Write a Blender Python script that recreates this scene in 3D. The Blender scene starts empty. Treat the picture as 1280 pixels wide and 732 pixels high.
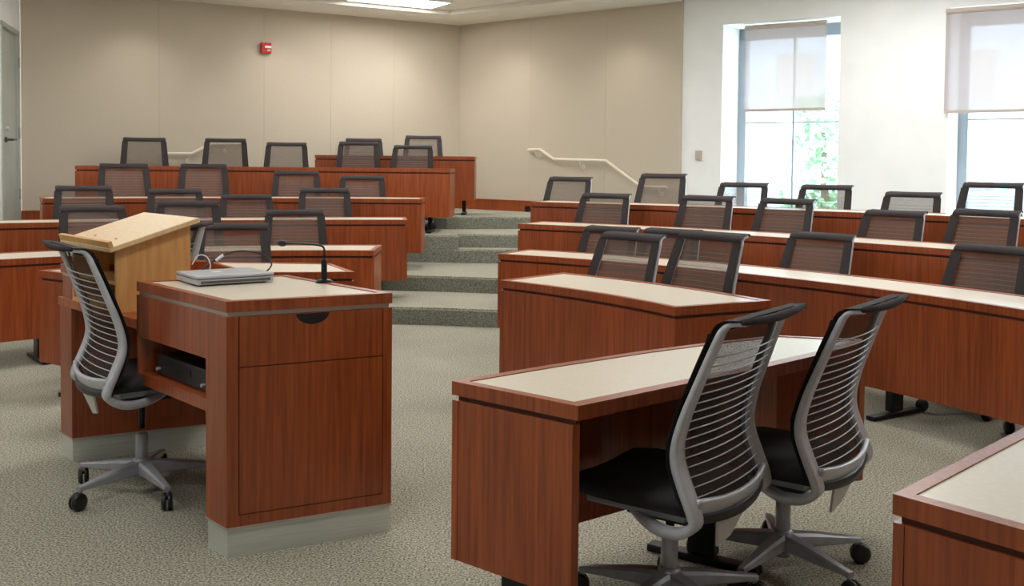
import bpy, bmesh, math, random
from mathutils import Vector, Matrix
random.seed(7)
C = bpy.context.scene.collection
S = bpy.context.scene
pi = math.pi

# ------------------------------------------------------------ camera, world, lights, exposure
cam = bpy.data.cameras.new('camera')
cam.sensor_width = 36.0
cam.lens = 1265 / 1280 * 36
cam.shift_y = -(366 - 252) / 1280
cam.clip_end = 400
camo = bpy.data.objects.new('camera', cam)
C.objects.link(camo)
camo.matrix_world = Matrix.Translation((0, 0, 1.41)) @ Matrix.Rotation(math.radians(90) - math.atan(47 / 1265), 4, 'X') @ Matrix.Rotation(0.010, 4, 'Z')
S.camera = camo
w = bpy.data.worlds.new('world')
S.world = w
w.use_nodes = True
wn = w.node_tree.nodes
wn['Background'].inputs[0].default_value = (0.74, 0.89, 1.0, 1)
wn['Background'].inputs[1].default_value = 8.5
S.view_settings.view_transform = 'Standard'
S.view_settings.look = 'None'
S.view_settings.gamma = 1
S.view_settings.exposure = 0.12
TROFFER = 18.0
WASH = 38


# ------------------------------------------------------------ materials
def srgb(r, g, b):
    f = lambda c: (c / 255 / 12.92) if c / 255 <= 0.04045 else ((c / 255 + 0.055) / 1.055) ** 2.4
    return (f(r), f(g), f(b), 1)


def mat(name, col, rough=0.6, metal=0.0, spec=0.5):
    m = bpy.data.materials.new(name)
    m.use_nodes = True
    b = m.node_tree.nodes['Principled BSDF']
    b.inputs['Base Color'].default_value = col
    b.inputs['Roughness'].default_value = rough
    b.inputs['Metallic'].default_value = metal
    b.inputs['Specular IOR Level'].default_value = spec
    return m


def noise_mix(m, c1, c2, scale, stretch=(1, 1, 1), detail=3, lo=0.35, hi=0.65, bump=0.0, extra=None):
    """colour = ramp(noise(object coords * stretch)); optional bump"""
    nt = m.node_tree
    N, L = nt.nodes, nt.links
    b = N['Principled BSDF']
    tc = N.new('ShaderNodeTexCoord')
    mp = N.new('ShaderNodeMapping')
    mp.inputs['Scale'].default_value = stretch
    L.new(tc.outputs['Object'], mp.inputs[0])
    nz = N.new('ShaderNodeTexNoise')
    nz.inputs['Scale'].default_value = scale
    nz.inputs['Detail'].default_value = detail
    L.new(mp.outputs[0], nz.inputs['Vector'])
    rp = N.new('ShaderNodeValToRGB')
    rp.color_ramp.elements[0].position = lo
    rp.color_ramp.elements[1].position = hi
    rp.color_ramp.elements[0].color = c1
    rp.color_ramp.elements[1].color = c2
    L.new(nz.outputs[0], rp.inputs[0])
    out = rp.outputs[0]
    if extra:
        sc2, st2, amt = extra
        mp2 = N.new('ShaderNodeMapping')
        mp2.inputs['Scale'].default_value = st2
        L.new(tc.outputs['Object'], mp2.inputs[0])
        n2 = N.new('ShaderNodeTexNoise')
        n2.inputs['Scale'].default_value = sc2
        n2.inputs['Detail'].default_value = 2
        L.new(mp2.outputs[0], n2.inputs['Vector'])
        mr = N.new('ShaderNodeMapRange')
        mr.inputs[1].default_value = 0.3
        mr.inputs[2].default_value = 0.7
        mr.inputs[3].default_value = 1 - amt
        mr.inputs[4].default_value = 1 + amt
        L.new(n2.outputs[0], mr.inputs[0])
        mx = N.new('ShaderNodeVectorMath')
        mx.operation = 'SCALE'
        L.new(out, mx.inputs[0])
        L.new(mr.outputs[0], mx.inputs['Scale'])
        out = mx.outputs[0]
    L.new(out, b.inputs['Base Color'])
    if bump:
        bp = N.new('ShaderNodeBump')
        bp.inputs['Strength'].default_value = bump
        bp.inputs['Distance'].default_value = 0.004
        L.new(nz.outputs[0], bp.inputs['Height'])
        L.new(bp.outputs[0], b.inputs['Normal'])
    return m


M = {}
M['wood'] = noise_mix(mat('red_cherry_veneer', srgb(150, 72, 38), 0.29, 0, 0.6), srgb(124, 56, 26), srgb(170, 85, 41), 9, (7, 7, 0.3), 6, 0.28, 0.72, 0, (2.2, (1.6, 1.6, 0.12), 0.13))
M['woodedge'] = noise_mix(mat('cherry_edge_band', srgb(176, 92, 50), 0.3, 0, 0.5), srgb(150, 68, 34), srgb(182, 94, 50), 12, (2, 2, 2), 4, 0.3, 0.7)
M['maple'] = noise_mix(mat('maple_veneer', srgb(214, 164, 98), 0.45), srgb(206, 150, 84), srgb(222, 172, 106), 8, (5, 5, 0.5), 4, 0.3, 0.7)
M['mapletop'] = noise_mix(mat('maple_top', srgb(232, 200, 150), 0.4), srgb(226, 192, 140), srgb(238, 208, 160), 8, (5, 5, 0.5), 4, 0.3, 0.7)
M['laminate'] = noise_mix(mat('cream_laminate', srgb(220, 209, 190), 0.3, 0, 0.5), srgb(217, 206, 187), srgb(224, 213, 195), 60, (1, 1, 1), 2, 0.3, 0.7)
M['silver'] = noise_mix(mat('silver_painted_metal', srgb(192, 194, 200), 0.32, 0.2), srgb(188, 190, 196), srgb(198, 200, 206), 30)
M['basemetal'] = noise_mix(mat('base_cast_metal', srgb(168, 170, 178), 0.34, 0.3), srgb(164, 166, 174), srgb(174, 176, 184), 30)
M['steel'] = noise_mix(mat('brushed_plinth_metal', srgb(208, 212, 204), 0.3, 0.3), srgb(202, 206, 198), srgb(214, 218, 210), 6, (1, 1, 30), 3)
M['reveal'] = mat('aluminium_reveal', srgb(190, 180, 170), 0.4, 0.5)
M['groove'] = mat('dark_groove', srgb(84, 36, 20), 0.6)
M['black'] = noise_mix(mat('black_plastic', srgb(26, 26, 28), 0.4), srgb(22, 22, 24), srgb(32, 32, 34), 20)
M['blackmetal'] = mat('black_steel', srgb(22, 23, 26), 0.35, 0.3)
M['seat'] = noise_mix(mat('black_seat_fabric', srgb(34, 31, 34), 0.75), srgb(28, 26, 28), srgb(44, 40, 42), 250, (1, 1, 1), 1)
M['border'] = noise_mix(mat('charcoal_mesh_border', srgb(58, 53, 55), 0.85, 0, 0.2), srgb(50, 46, 48), srgb(68, 63, 62), 300, (1, 1, 1), 1)
M['dark_device'] = noise_mix(mat('device_black', srgb(30, 32, 34), 0.35), srgb(26, 28, 30), srgb(40, 42, 44), 15)
M['white_plastic'] = mat('white_plastic', srgb(235, 236, 238), 0.4)
M['tag'] = mat('pale_tag', srgb(205, 205, 200), 0.5)
M['beige'] = noise_mix(mat('beige_wall_fabric', srgb(200, 188, 168), 0.9, 0, 0.1), srgb(194, 182, 163), srgb(208, 197, 179), 220, (1, 1, 1), 2, 0.3, 0.7, 0.15)
M['white'] = noise_mix(mat('white_wall_paint', srgb(242, 244, 244), 0.75, 0, 0.2), srgb(240, 242, 242), srgb(245, 246, 246), 3)
M['ceiling'] = noise_mix(mat('ceiling_paint', srgb(236, 232, 222), 0.85, 0, 0.2), srgb(234, 230, 220), srgb(239, 235, 226), 4)
M['door'] = noise_mix(mat('door_grey_paint', srgb(182, 186, 176), 0.6), srgb(178, 182, 172), srgb(186, 190, 180), 3)
M['frame'] = mat('window_frame_grey', srgb(160, 168, 176), 0.45, 0.1)
M['red'] = mat('alarm_red', srgb(190, 32, 30), 0.4)
M['cream'] = mat('cream_rail_paint', srgb(228, 220, 200), 0.35)
M['thermo'] = mat('thermostat_grey', srgb(190, 176, 166), 0.5)
M['laptop'] = noise_mix(mat('laptop_silver', srgb(185, 187, 194), 0.35, 0.2), srgb(182, 184, 190), srgb(190, 192, 198), 8)
M['laptop_dark'] = mat('laptop_dark_side', srgb(92, 92, 92), 0.4, 0.3)

# carpet: olive grey, speckled
cp = noise_mix(mat('speckled_carpet', srgb(140, 136, 116), 0.95, 0, 0.1), srgb(98, 97, 84), srgb(200, 196, 178), 125, (1, 1, 1), 3, 0.36, 0.64, 0.4, (1.3, (1, 1, 1), 0.06))
M['carpet'] = cp
cr = noise_mix(mat('carpet_riser', srgb(110, 112, 100), 0.95, 0, 0.1), srgb(96, 98, 88), srgb(150, 151, 138), 110, (1, 1, 1), 2, 0.36, 0.64, 0.5)  # same carpet, with the shade on upright step faces put into its colour
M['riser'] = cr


def see_through(name, col, alpha, rough=0.7, translucent=0.0, weave=None):
    m = bpy.data.materials.new(name)
    m.use_nodes = True
    nt = m.node_tree
    N, L = nt.nodes, nt.links
    for n in list(N):
        N.remove(n)
    out = N.new('ShaderNodeOutputMaterial')
    mix = N.new('ShaderNodeMixShader')
    tr = N.new('ShaderNodeBsdfTransparent')
    d = N.new('ShaderNodeBsdfDiffuse')
    d.inputs[0].default_value = col
    sh = d.outputs[0]
    if translucent:
        t = N.new('ShaderNodeBsdfTranslucent')
        t.inputs[0].default_value = col
        mx = N.new('ShaderNodeMixShader')
        mx.inputs[0].default_value = translucent
        L.new(d.outputs[0], mx.inputs[1])
        L.new(t.outputs[0], mx.inputs[2])
        sh = mx.outputs[0]
    mix.inputs[0].default_value = alpha
    L.new(tr.outputs[0], mix.inputs[1])
    L.new(sh, mix.inputs[2])
    if weave:
        tc = N.new('ShaderNodeTexCoord')
        nz = N.new('ShaderNodeTexNoise')
        nz.inputs['Scale'].default_value = weave
        L.new(tc.outputs['Object'], nz.inputs['Vector'])
        mr = N.new('ShaderNodeMapRange')
        mr.inputs[1].default_value = 0.35
        mr.inputs[2].default_value = 0.65
        mr.inputs[3].default_value = alpha - 0.14
        mr.inputs[4].default_value = alpha + 0.14
        L.new(nz.outputs[0], mr.inputs[0])
        L.new(mr.outputs[0], mix.inputs[0])
    L.new(mix.outputs[0], out.inputs[0])
    return m


M['mesh'] = see_through('grey_brown_mesh', srgb(114, 102, 95), 0.62, weave=420)
M['meshnear'] = see_through('dark_weave_mesh', srgb(84, 74, 68), 0.76, weave=420)
M['shade'] = see_through('roller_shade_cloth', srgb(176, 162, 161), 0.90, translucent=0.4)

gl = bpy.data.materials.new('window_glass')
gl.use_nodes = True
N, L = gl.node_tree.nodes, gl.node_tree.links
for n in list(N):
    N.remove(n)
o_ = N.new('ShaderNodeOutputMaterial'); mx_ = N.new('ShaderNodeMixShader')
t_ = N.new('ShaderNodeBsdfTransparent'); g_ = N.new('ShaderNodeBsdfGlossy')
t_.inputs[0].default_value = (0.94, 0.98, 0.98, 1)
g_.inputs['Roughness'].default_value = 0.02
mx_.inputs[0].default_value = 0.05
L.new(t_.outputs[0], mx_.inputs[1]); L.new(g_.outputs[0], mx_.inputs[2]); L.new(mx_.outputs[0], o_.inputs[0])
M['glass'] = gl


def emit(name, col, s):
    m = bpy.data.materials.new(name)
    m.use_nodes = True
    b = m.node_tree.nodes['Principled BSDF']
    b.inputs['Base Color'].default_value = (0.9, 0.9, 0.9, 1)
    b.inputs['Emission Color'].default_value = col
    b.inputs['Emission Strength'].default_value = s
    return m


M['lamp'] = emit('troffer_diffuser', (1.0, 0.995, 0.98, 1), TROFFER)
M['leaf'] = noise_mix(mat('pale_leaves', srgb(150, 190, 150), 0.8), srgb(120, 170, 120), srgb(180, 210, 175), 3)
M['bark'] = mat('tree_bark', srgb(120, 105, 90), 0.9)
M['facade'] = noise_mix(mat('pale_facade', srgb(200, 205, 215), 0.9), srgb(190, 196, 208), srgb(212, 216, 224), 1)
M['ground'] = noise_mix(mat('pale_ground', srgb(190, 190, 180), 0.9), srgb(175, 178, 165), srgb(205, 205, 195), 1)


# ------------------------------------------------------------ mesh helpers
def link(name, bm, m, parent=None, smooth=False, loc=None):
    me = bpy.data.meshes.new(name)
    bmesh.ops.recalc_face_normals(bm, faces=bm.faces)
    bm.to_mesh(me)
    bm.free()
    if m is not None:
        for mm in (m if isinstance(m, (list, tuple)) else [m]):
            me.materials.append(mm)
    if smooth:
        for p in me.polygons:
            p.use_smooth = True
    o = bpy.data.objects.new(name, me)
    C.objects.link(o)
    if parent is not None:
        o.parent = parent
    if loc is not None:
        o.location = loc
    return o


def tag(o, label=None, cat=None, group=None, kind=None):
    if label: o['label'] = label
    if cat: o['category'] = cat
    if group: o['group'] = group
    if kind: o['kind'] = kind
    return o


def empty(name, loc=(0, 0, 0), rz=0.0, **k):
    o = bpy.data.objects.new(name, None)
    o.empty_display_size = 0.1
    C.objects.link(o)
    o.location = loc
    o.rotation_euler = (0, 0, rz)
    tag(o, **k)
    return o


def bxf(bm, c, s, rz=0.0, taper=None):
    """box: centre c, size s, rotated rz"""
    R = Matrix.Rotation(rz, 4, 'Z')
    vs = []
    for z in (-1, 1):
        for x, y in ((-1, -1), (1, -1), (1, 1), (-1, 1)):
            k = taper if (taper and z < 0) else 1
            v = R @ Vector((x * s[0] / 2 * k, y * s[1] / 2 * k, z * s[2] / 2))
            vs.append(bm.verts.new(v + Vector(c)))
    for f in ((0, 1, 2, 3), (4, 5, 6, 7), (0, 1, 5, 4), (1, 2, 6, 5), (2, 3, 7, 6), (3, 0, 4, 7)):
        bm.faces.new([vs[i] for i in f])
    return bm


def box(c, s, rz=0.0, bevel=0.0, taper=None):
    bm = bmesh.new()
    bxf(bm, c, s, rz, taper)
    if bevel:
        bmesh.ops.bevel(bm, geom=bm.edges[:], offset=bevel, segments=2, affect='EDGES', profile=0.6)
    return bm


def prism(pts, z0, z1, bm=None, bevel=0.0):
    """vertical prism on polygon pts (x, y)"""
    bm = bm or bmesh.new()
    lo = [bm.verts.new((p[0], p[1], z0)) for p in pts]
    hi = [bm.verts.new((p[0], p[1], z1)) for p in pts]
    bm.faces.new(lo)
    bm.faces.new(hi)
    n = len(pts)
    for i in range(n):
        bm.faces.new((lo[i], lo[(i + 1) % n], hi[(i + 1) % n], hi[i]))
    if bevel:
        bmesh.ops.bevel(bm, geom=bm.edges[:], offset=bevel, segments=1, affect='EDGES')
    return bm


def strip_solid(a, b, z0, z1, bm=None):
    """solid between two polylines of the same length (quads, good for curved desks)"""
    bm = bm or bmesh.new()
    n = len(a)
    A0 = [bm.verts.new((p[0], p[1], z0)) for p in a]; A1 = [bm.verts.new((p[0], p[1], z1)) for p in a]
    B0 = [bm.verts.new((p[0], p[1], z0)) for p in b]; B1 = [bm.verts.new((p[0], p[1], z1)) for p in b]
    for i in range(n - 1):
        bm.faces.new((A1[i], A1[i + 1], B1[i + 1], B1[i]))
        bm.faces.new((A0[i], A0[i + 1], B0[i + 1], B0[i]))
        bm.faces.new((A0[i], A0[i + 1], A1[i + 1], A1[i]))
        bm.faces.new((B0[i], B0[i + 1], B1[i + 1], B1[i]))
    bm.faces.new((A0[0], B0[0], B1[0], A1[0]))
    bm.faces.new((A0[-1], B0[-1], B1[-1], A1[-1]))
    return bm


def catmull(P, k=6):
    P = [Vector(p) for p in P]
    out = []
    for i in range(len(P) - 1):
        p0 = P[max(i - 1, 0)]; p1 = P[i]; p2 = P[i + 1]; p3 = P[min(i + 2, len(P) - 1)]
        for j in range(k):
            t = j / k
            out.append(0.5 * ((2 * p1) + (p2 - p0) * t + (2 * p0 - 5 * p1 + 4 * p2 - p3) * t * t + (3 * p1 - p0 - 3 * p2 + p3) * t ** 3))
    out.append(P[-1])
    return out


def interp(vals, n):
    out = []
    for i in range(n):
        t = i / (n - 1) * (len(vals) - 1)
        j = min(int(t), len(vals) - 2)
        out.append(vals[j] * (1 - (t - j)) + vals[j + 1] * (t - j))
    return out


def sweep(path, wd, ws, ts, bm=None, chamfer=0.3):
    """rounded-rectangle section along path; wd = width direction, ws widths, ts thicknesses"""
    bm = bm or bmesh.new()
    rings = []
    n = len(path)
    for i, p in enumerate(path):
        T = (path[min(i + 1, n - 1)] - path[max(i - 1, 0)]).normalized()
        W = Vector(wd[i] if isinstance(wd, list) else wd)
        W = (W - T * W.dot(T)).normalized()
        Nn = T.cross(W)
        a, b = ws[i] / 2, ts[i] / 2
        c = chamfer
        prof = [(-a, -b * (1 - c)), (-a * (1 - c), -b), (a * (1 - c), -b), (a, -b * (1 - c)), (a, b * (1 - c)), (a * (1 - c), b), (-a * (1 - c), b), (-a, b * (1 - c))]
        rings.append([bm.verts.new(p + W * u + Nn * v) for u, v in prof])
    for i in range(n - 1):
        for j in range(8):
            bm.faces.new((rings[i][j], rings[i][(j + 1) % 8], rings[i + 1][(j + 1) % 8], rings[i + 1][j]))
    bm.faces.new(rings[0]); bm.faces.new(rings[-1])
    return bm


def tube(path, r, seg=8, bm=None):
    bm = bm or bmesh.new()
    path = [Vector(p) for p in path]
    n = len(path)
    rs = r if isinstance(r, (list, tuple)) else [r] * n
    rings = []
    up = Vector((0.13, 0.21, 0.97)).normalized()
    for i, p in enumerate(path):
        T = (path[min(i + 1, n - 1)] - path[max(i - 1, 0)]).normalized()
        W = T.cross(up)
        if W.length < 0.05:
            W = T.cross(Vector((1, 0, 0)))
        W.normalize()
        U = W.cross(T)
        rings.append([bm.verts.new(p + (W * math.cos(2 * pi * j / seg) + U * math.sin(2 * pi * j / seg)) * rs[i]) for j in range(seg)])
    for i in range(n - 1):
        for j in range(seg):
            bm.faces.new((rings[i][j], rings[i][(j + 1) % seg], rings[i + 1][(j + 1) % seg], rings[i + 1][j]))
    bm.faces.new(rings[0]); bm.faces.new(rings[-1])
    return bm


def lathe(prof, seg=20, c=(0, 0, 0), bm=None, axis='Z', rz=0.0):
    """prof: list of (r, h); closed ends"""
    bm = bm or bmesh.new()
    R = Matrix.Rotation(rz, 4, 'Z')
    rings = []
    for r, h in prof:
        ring = []
        for j in range(seg):
            a = 2 * pi * j / seg
            v = Vector((r * math.cos(a), r * math.sin(a), h)) if axis == 'Z' else Vector((h, r * math.cos(a), r * math.sin(a)))
            ring.append(bm.verts.new(R @ v + Vector(c)))
        rings.append(ring)
    for i in range(len(rings) - 1):
        for j in range(seg):
            bm.faces.new((rings[i][j], rings[i][(j + 1) % seg], rings[i + 1][(j + 1) % seg], rings[i + 1][j]))
    bm.faces.new(rings[0]); bm.faces.new(rings[-1])
    return bm


# ------------------------------------------------------------ room shell
ZC = 3.46      # ceiling
ZS = 3.40      # soffit
K = Vector((-0.78, 14.69))            # room corner between the two beige walls
KL = Vector((-5.71, 11.77))           # back wall, left end
KR = Vector((2.04, 12.36))            # right beige wall, right end
W0 = Vector((2.49, 12.10)); WD = Vector((0.820, -0.572)).normalized(); WN = Vector((0.572, 0.820)).normalized()
WE = W0 + WD * 8.0
DL = Vector((0.28, -0.96)).normalized()
DJ = KL + DL * 1.35
room = [KL, K, KR, W0 - WD * 0.5, WE, Vector((9.2, -3.2)), Vector((-7.2, -3.2)), Vector((-7.0, 6.5)), DJ]


def grow(pts, d):
    """offset polygon outward (pts given clockwise seen from above)"""
    out = []
    n = len(pts)
    for i in range(n):
        a, b, c = pts[i - 1], pts[i], pts[(i + 1) % n]
        n1 = (b - a).normalized(); n2 = (c - b).normalized()
        n1 = Vector((-n1.y, n1.x)); n2 = Vector((-n2.y, n2.x))
        m = (n1 + n2).normalized()
        out.append(b + m * d / max(0.4, m.dot(n1)))
    return out


big = grow(room, 0.25)
fl = link('floor', prism([(p.x, p.y) for p in big], -0.12, 0.0), M['carpet'])
tag(fl, kind='structure')
ce = link('ceiling', prism([(p.x, p.y) for p in big], ZC, ZC + 0.12), M['ceiling'])
tag(ce, kind='structure')


def wall_slab(a, b, z0, z1, th=0.12, off=0.0, bm=None):
    d = (b - a).normalized()
    n = Vector((-d.y, d.x))
    p = [a + n * off, b + n * off, b + n * (off + th), a + n * (off + th)]
    return prism([(q.x, q.y) for q in p], z0, z1, bm)


def paneled(name, a, b, seams, z0):
    e_ = (b - a).normalized() * 0.1
    root = link(name, wall_slab(a - (e_ if name == 'wall_right' else e_ * 0), b + (e_ if name == 'wall_back' else e_ * 0), -0.0, ZC, 0.12, 0.03), M['beige'])
    tag(root, kind='structure')
    d = (b - a)
    ss = [0.0] + seams + [1.0]
    for s0, s1 in zip(ss[:-1], ss[1:]):
        p, q = a + d * s0, a + d * s1
        g = d.normalized() * 0.0009
        link('wall_panel', wall_slab(p + g, q - g, z0, ZS + 0.01, 0.032, 0.0), M['beige'], root)
    return root


paneled('wall_back', KL, K, [0.27, 0.50, 0.66, 0.82], 0.3)
paneled('wall_right', K, KR, [0.36, 0.70], 0.2)

# left wall with a door
wl = bmesh.new()
wall_slab(DJ, KL - DL * -1.12, 0, ZC, 0.12, 0, wl)
wall_slab(KL + DL * 1.12, KL, 2.86, ZC, 0.12, 0, wl)
wall_slab(KL + DL * 0.10, KL, 0, 2.86, 0.12, 0, wl)
tag(link('wall_left', wl, M['white']), kind='structure')
dr = link('door_1', wall_slab(KL + DL * 1.08, KL + DL * 0.14, 0.62, 2.83, 0.05, 0.03), M['door'])
tag(dr, kind='structure')
jb = wall_slab(KL + DL * 1.12, KL + DL * 1.07, 0.6, 2.86, 0.09, -0.012)
wall_slab(KL + DL * 0.15, KL + DL * 0.10, 0.6, 2.86, 0.09, -0.012, jb)
wall_slab(KL + DL * 1.12, KL + DL * 0.10, 2.82, 2.87, 0.09, -0.012, jb)
link('door_frame', jb, M['door'], dr)
nl = Vector((DL.y, -DL.x)) * -1      # into the room
hp = KL + DL * 0.86
inn = Vector((0.96, 0.28))
hb = tube([(hp.x, hp.y, 1.62), (hp.x + inn.x * 0.07, hp.y + inn.y * 0.07, 1.62)], 0.014)
q = Vector((hp.x, hp.y)) + inn * 0.07 - DL * 0.16
tube([(hp.x + inn.x * 0.07, hp.y + inn.y * 0.07, 1.62), (q.x, q.y, 1.625)], 0.012, bm=hb)
lathe([(0.03, -0.012), (0.03, 0.012)], 12, (hp.x + inn.x * 0.0, hp.y + inn.y * 0.0, 1.62), hb, 'X', math.atan2(inn.y, inn.x))
link('door_handle', hb, M['laptop_dark'], dr)
for hz in (0.95, 1.65, 2.45):
    hq = KL + DL * 0.15 + inn * 0.012
    link('hinge', tube([(hq.x, hq.y, hz), (hq.x, hq.y, hz + 0.12)], 0.012), M['frame'], dr)
link('lock_cylinder', lathe([(0.025, 0.0), (0.022, 0.03)], 12, (hp.x, hp.y, 1.74), None, 'X', math.atan2(inn.y, inn.x)), M['silver'], dr)

# walls out of the picture
for nm, a, b in (('wall_side', WE, room[5]), ('wall_front', room[5], room[6]), ('wall_far', room[6], room[7]), ('wall_near', room[7], DJ)):
    tag(link(nm, wall_slab(b, a, 0, ZC, 0.12, -0.12), M['white']), kind='structure')

# window wall: bulkhead, piers, sill walls
D_R = 0.62
ZH, ZL = 3.09, 0.45
wins = [(0.0, 1.39), (2.535, 3.925), (5.07, 6.46)]
ww = bmesh.new()


def ws(t0, t1, z0, z1, th=D_R + 0.1, off=0.0):
    wall_slab(W0 + WD * t0, W0 + WD * t1, z0, z1, th, off, ww)


ws(-0.59, 0.0, 0, ZH); ws(1.39, 2.535, 0, ZH); ws(3.925, 5.07, 0, ZH); ws(6.46, 8.0, 0, ZH)
ws(-0.59, 8.0, ZH, ZC)
for a_, b_ in wins:
    ws(a_, b_, 0, ZL)
tag(link('wall_window', ww, M['white']), kind='structure')
for i, (a_, b_) in enumerate(wins):
    f = bmesh.new()

    def fr(t0, t1, z0, z1, off=D_R - 0.12, th=0.10):
        wall_slab(W0 + WD * t0, W0 + WD * t1, z0, z1, th, off, f)
    fr(a_, a_ + 0.10, ZL, ZH); fr(b_ - 0.06, b_, ZL, ZH); fr(a_, b_, ZL, ZL + 0.06); fr(a_, b_, ZH - 0.14, ZH)
    wo = link('window_%d' % (i + 1), f, M['frame'])
    tag(wo, kind='structure')
    tm = a_ + 0.63 + 0.06
    for (t0, t1, z0, z1, nm) in ((tm - 0.011, tm + 0.011, ZL + 0.06, ZH - 0.14, 'mullion'), (a_ + 0.1, tm - 0.018, 1.935, 1.95, 'transom'), (tm + 0.018, b_ - 0.06, 1.935, 1.95, 'transom')):
        link(nm, wall_slab(W0 + WD * t0, W0 + WD * t1, z0, z1, 0.05, D_R - 0.10), M['frame'], wo)
    for (t0, t1) in ((a_ + 0.1, tm - 0.018), (tm + 0.018, b_ - 0.06)):
        for (z0, z1) in ((ZL + 0.06, 1.93), (1.955, ZH - 0.14)):
            p_, q_ = W0 + WD * t0 + WN * (D_R - 0.07), W0 + WD * t1 + WN * (D_R - 0.07)
            gb = bmesh.new()
            gb.faces.new([gb.verts.new(v) for v in ((p_.x, p_.y, z0), (q_.x, q_.y, z0), (q_.x, q_.y, z1), (p_.x, p_.y, z1))])
            link('pane', gb, M['glass'], wo)

# roller shades
for i, (t0, t1, zb, off, lab) in enumerate(((0.24, 1.205, 2.055, 0.10, 'pale translucent roller shade half lowered in the left window'),
                                            (2.50, 3.90, 1.985, -0.045, 'wider pale roller shade half lowered over the right-hand window'))):
    a_ = W0 + WD * t0 + WN * off
    r = empty('roller_shade', (a_.x, a_.y, zb), 0, label=lab, cat='window shade')
    e = WD * (t1 - t0)

    def quad(p0, p1, z0, z1, th=0.002):
        d = (p1 - p0).normalized(); n = Vector((-d.y, d.x))
        return prism([tuple(p0), tuple(p1), tuple(p1 + n * th), tuple(p0 + n * th)], z0, z1)
    sb = bmesh.new()
    sb.faces.new([sb.verts.new(v) for v in ((0, 0, 0.03), (e.x, e.y, 0.03), (e.x, e.y, ZH - zb - 0.06), (0, 0, ZH - zb - 0.06))])
    link('shade_cloth', sb, M['shade'], r)
    link('hem_bar', quad(Vector((0, 0)), e, 0.0, 0.03, 0.012), M['thermo'], r)
    link('roller', tube([(0, 0, ZH - zb - 0.045), (e.x, e.y, ZH - zb - 0.045)], 0.028, 12), M['thermo'], r)

# soffit along the beige walls
def ipoint(a, d1, b, d2):
    den = d1.x * d2.y - d1.y * d2.x
    t = ((b.x - a.x) * d2.y - (b.y - a.y) * d2.x) / den
    return a + d1 * t


d1 = (K - KL).normalized(); n1 = Vector((d1.y, -d1.x))
d2 = (KR - K).normalized(); n2 = Vector((d2.y, -d2.x))
SO = 0.85
ic = ipoint(KL + n1 * SO, d1, K + n2 * SO, d2)
i0 = KL + n1 * SO - d1 * 0.0
i1 = KR + n2 * SO
sf = strip_solid([tuple(KL), tuple(K), tuple(KR)], [tuple(i0), tuple(ic), tuple(i1)], ZS, ZC)
tag(link('trim_1', sf, M['ceiling']), kind='structure')

# ceiling light panels: corner one real, unseen rest added for light
lp = [(-1.45, 12.87, 31)] + [(x, y, 31 if x < 0 else -35) for x, y in ((-3.9, 9.3), (-0.9, 10.2), (1.5, 9.2), (-4.2, 5.8), (-1.2, 6.6), (1.7, 6.0), (4.6, 6.6), (-4.2, 2.0), (-0.9, 2.2), (5.0, 2.8), (3.6, 9.6), (5.9, 8.0))]  # last two added to brighten the white window wall
for i, (x, y, a) in enumerate(lp):
    lab = 'bright recessed rectangular ceiling light at the back corner' if i == 0 else None
    r = empty('ceiling_light', (x, y, ZC), math.radians(a), label=lab or 'recessed rectangular ceiling light over the desks, out of view', cat='ceiling light', group='added recessed ceiling lights out of view' if i else None)
    f = bmesh.new()
    for c_, s_ in (((0, 0.295, -0.008), (1.22, 0.03, 0.02)), ((0, -0.295, -0.008), (1.22, 0.03, 0.02)), ((0.595, 0, -0.008), (0.03, 0.56, 0.02)), ((-0.595, 0, -0.008), (0.03, 0.56, 0.02))):
        bxf(f, c_, s_)
    link('frame', f, M['white'], r)
    link('diffuser', box((0, 0, -0.006), (1.16, 0.56, 0.008)), M['lamp'], r)

# small wall-washing downlights in the soffit
for i, (s_, wl_) in enumerate(((0.22, 0), (0.52, 0), (0.82, 0), (0.30, 1), (0.80, 1))):
    a_, d_, n_ = (KL, K - KL, n1) if wl_ == 0 else (K, KR - K, n2)
    p = a_ + d_ * s_ + n_ * 0.55
    r = empty('downlight', (p.x, p.y, ZS), 0, label='small round downlight in the soffit washing the beige wall', cat='ceiling light', group='soffit downlights')
    link('ring', lathe([(0.07, -0.004), (0.075, 0.0), (0.05, 0.002)], 16), M['white'], r)
    ld = bpy.data.lights.new('downlight_lamp', 'SPOT')
    ld.energy = WASH; ld.spot_size = math.radians(125); ld.spot_blend = 1.0; ld.shadow_soft_size = 0.16
    ld.color = (1.0, 0.96, 0.9)
    lo = bpy.data.objects.new('downlight_lamp', ld)
    C.objects.link(lo); lo.parent = r; lo.location = (0, 0, -0.02)

# ------------------------------------------------------------ carpeted tiers
T1, T2, TH, T4, T5 = 0.152, 0.304, 0.456, 0.608, 0.76
back = [(9.3, 7.2), (2.2, 12.5), (-0.78, 14.75), (-5.75, 11.8), (-7.05, 6.6)]


def circ(c, a0, a1, n=14):
    return [(c[0] + c[2] * math.cos(math.radians(a0 + (a1 - a0) * i / n)), c[1] + c[2] * math.sin(math.radians(a0 + (a1 - a0) * i / n))) for i in range(n + 1)]


def tier(name, pts, z0, z1):
    bm = prism(pts, z0, z1)
    bm.normal_update()
    for f in bm.faces:
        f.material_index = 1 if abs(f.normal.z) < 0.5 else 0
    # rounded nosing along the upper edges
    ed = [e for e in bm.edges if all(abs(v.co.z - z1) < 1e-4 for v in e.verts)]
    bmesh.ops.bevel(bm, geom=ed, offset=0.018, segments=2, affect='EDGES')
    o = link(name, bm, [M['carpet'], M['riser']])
    tag(o, kind='structure')


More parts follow.
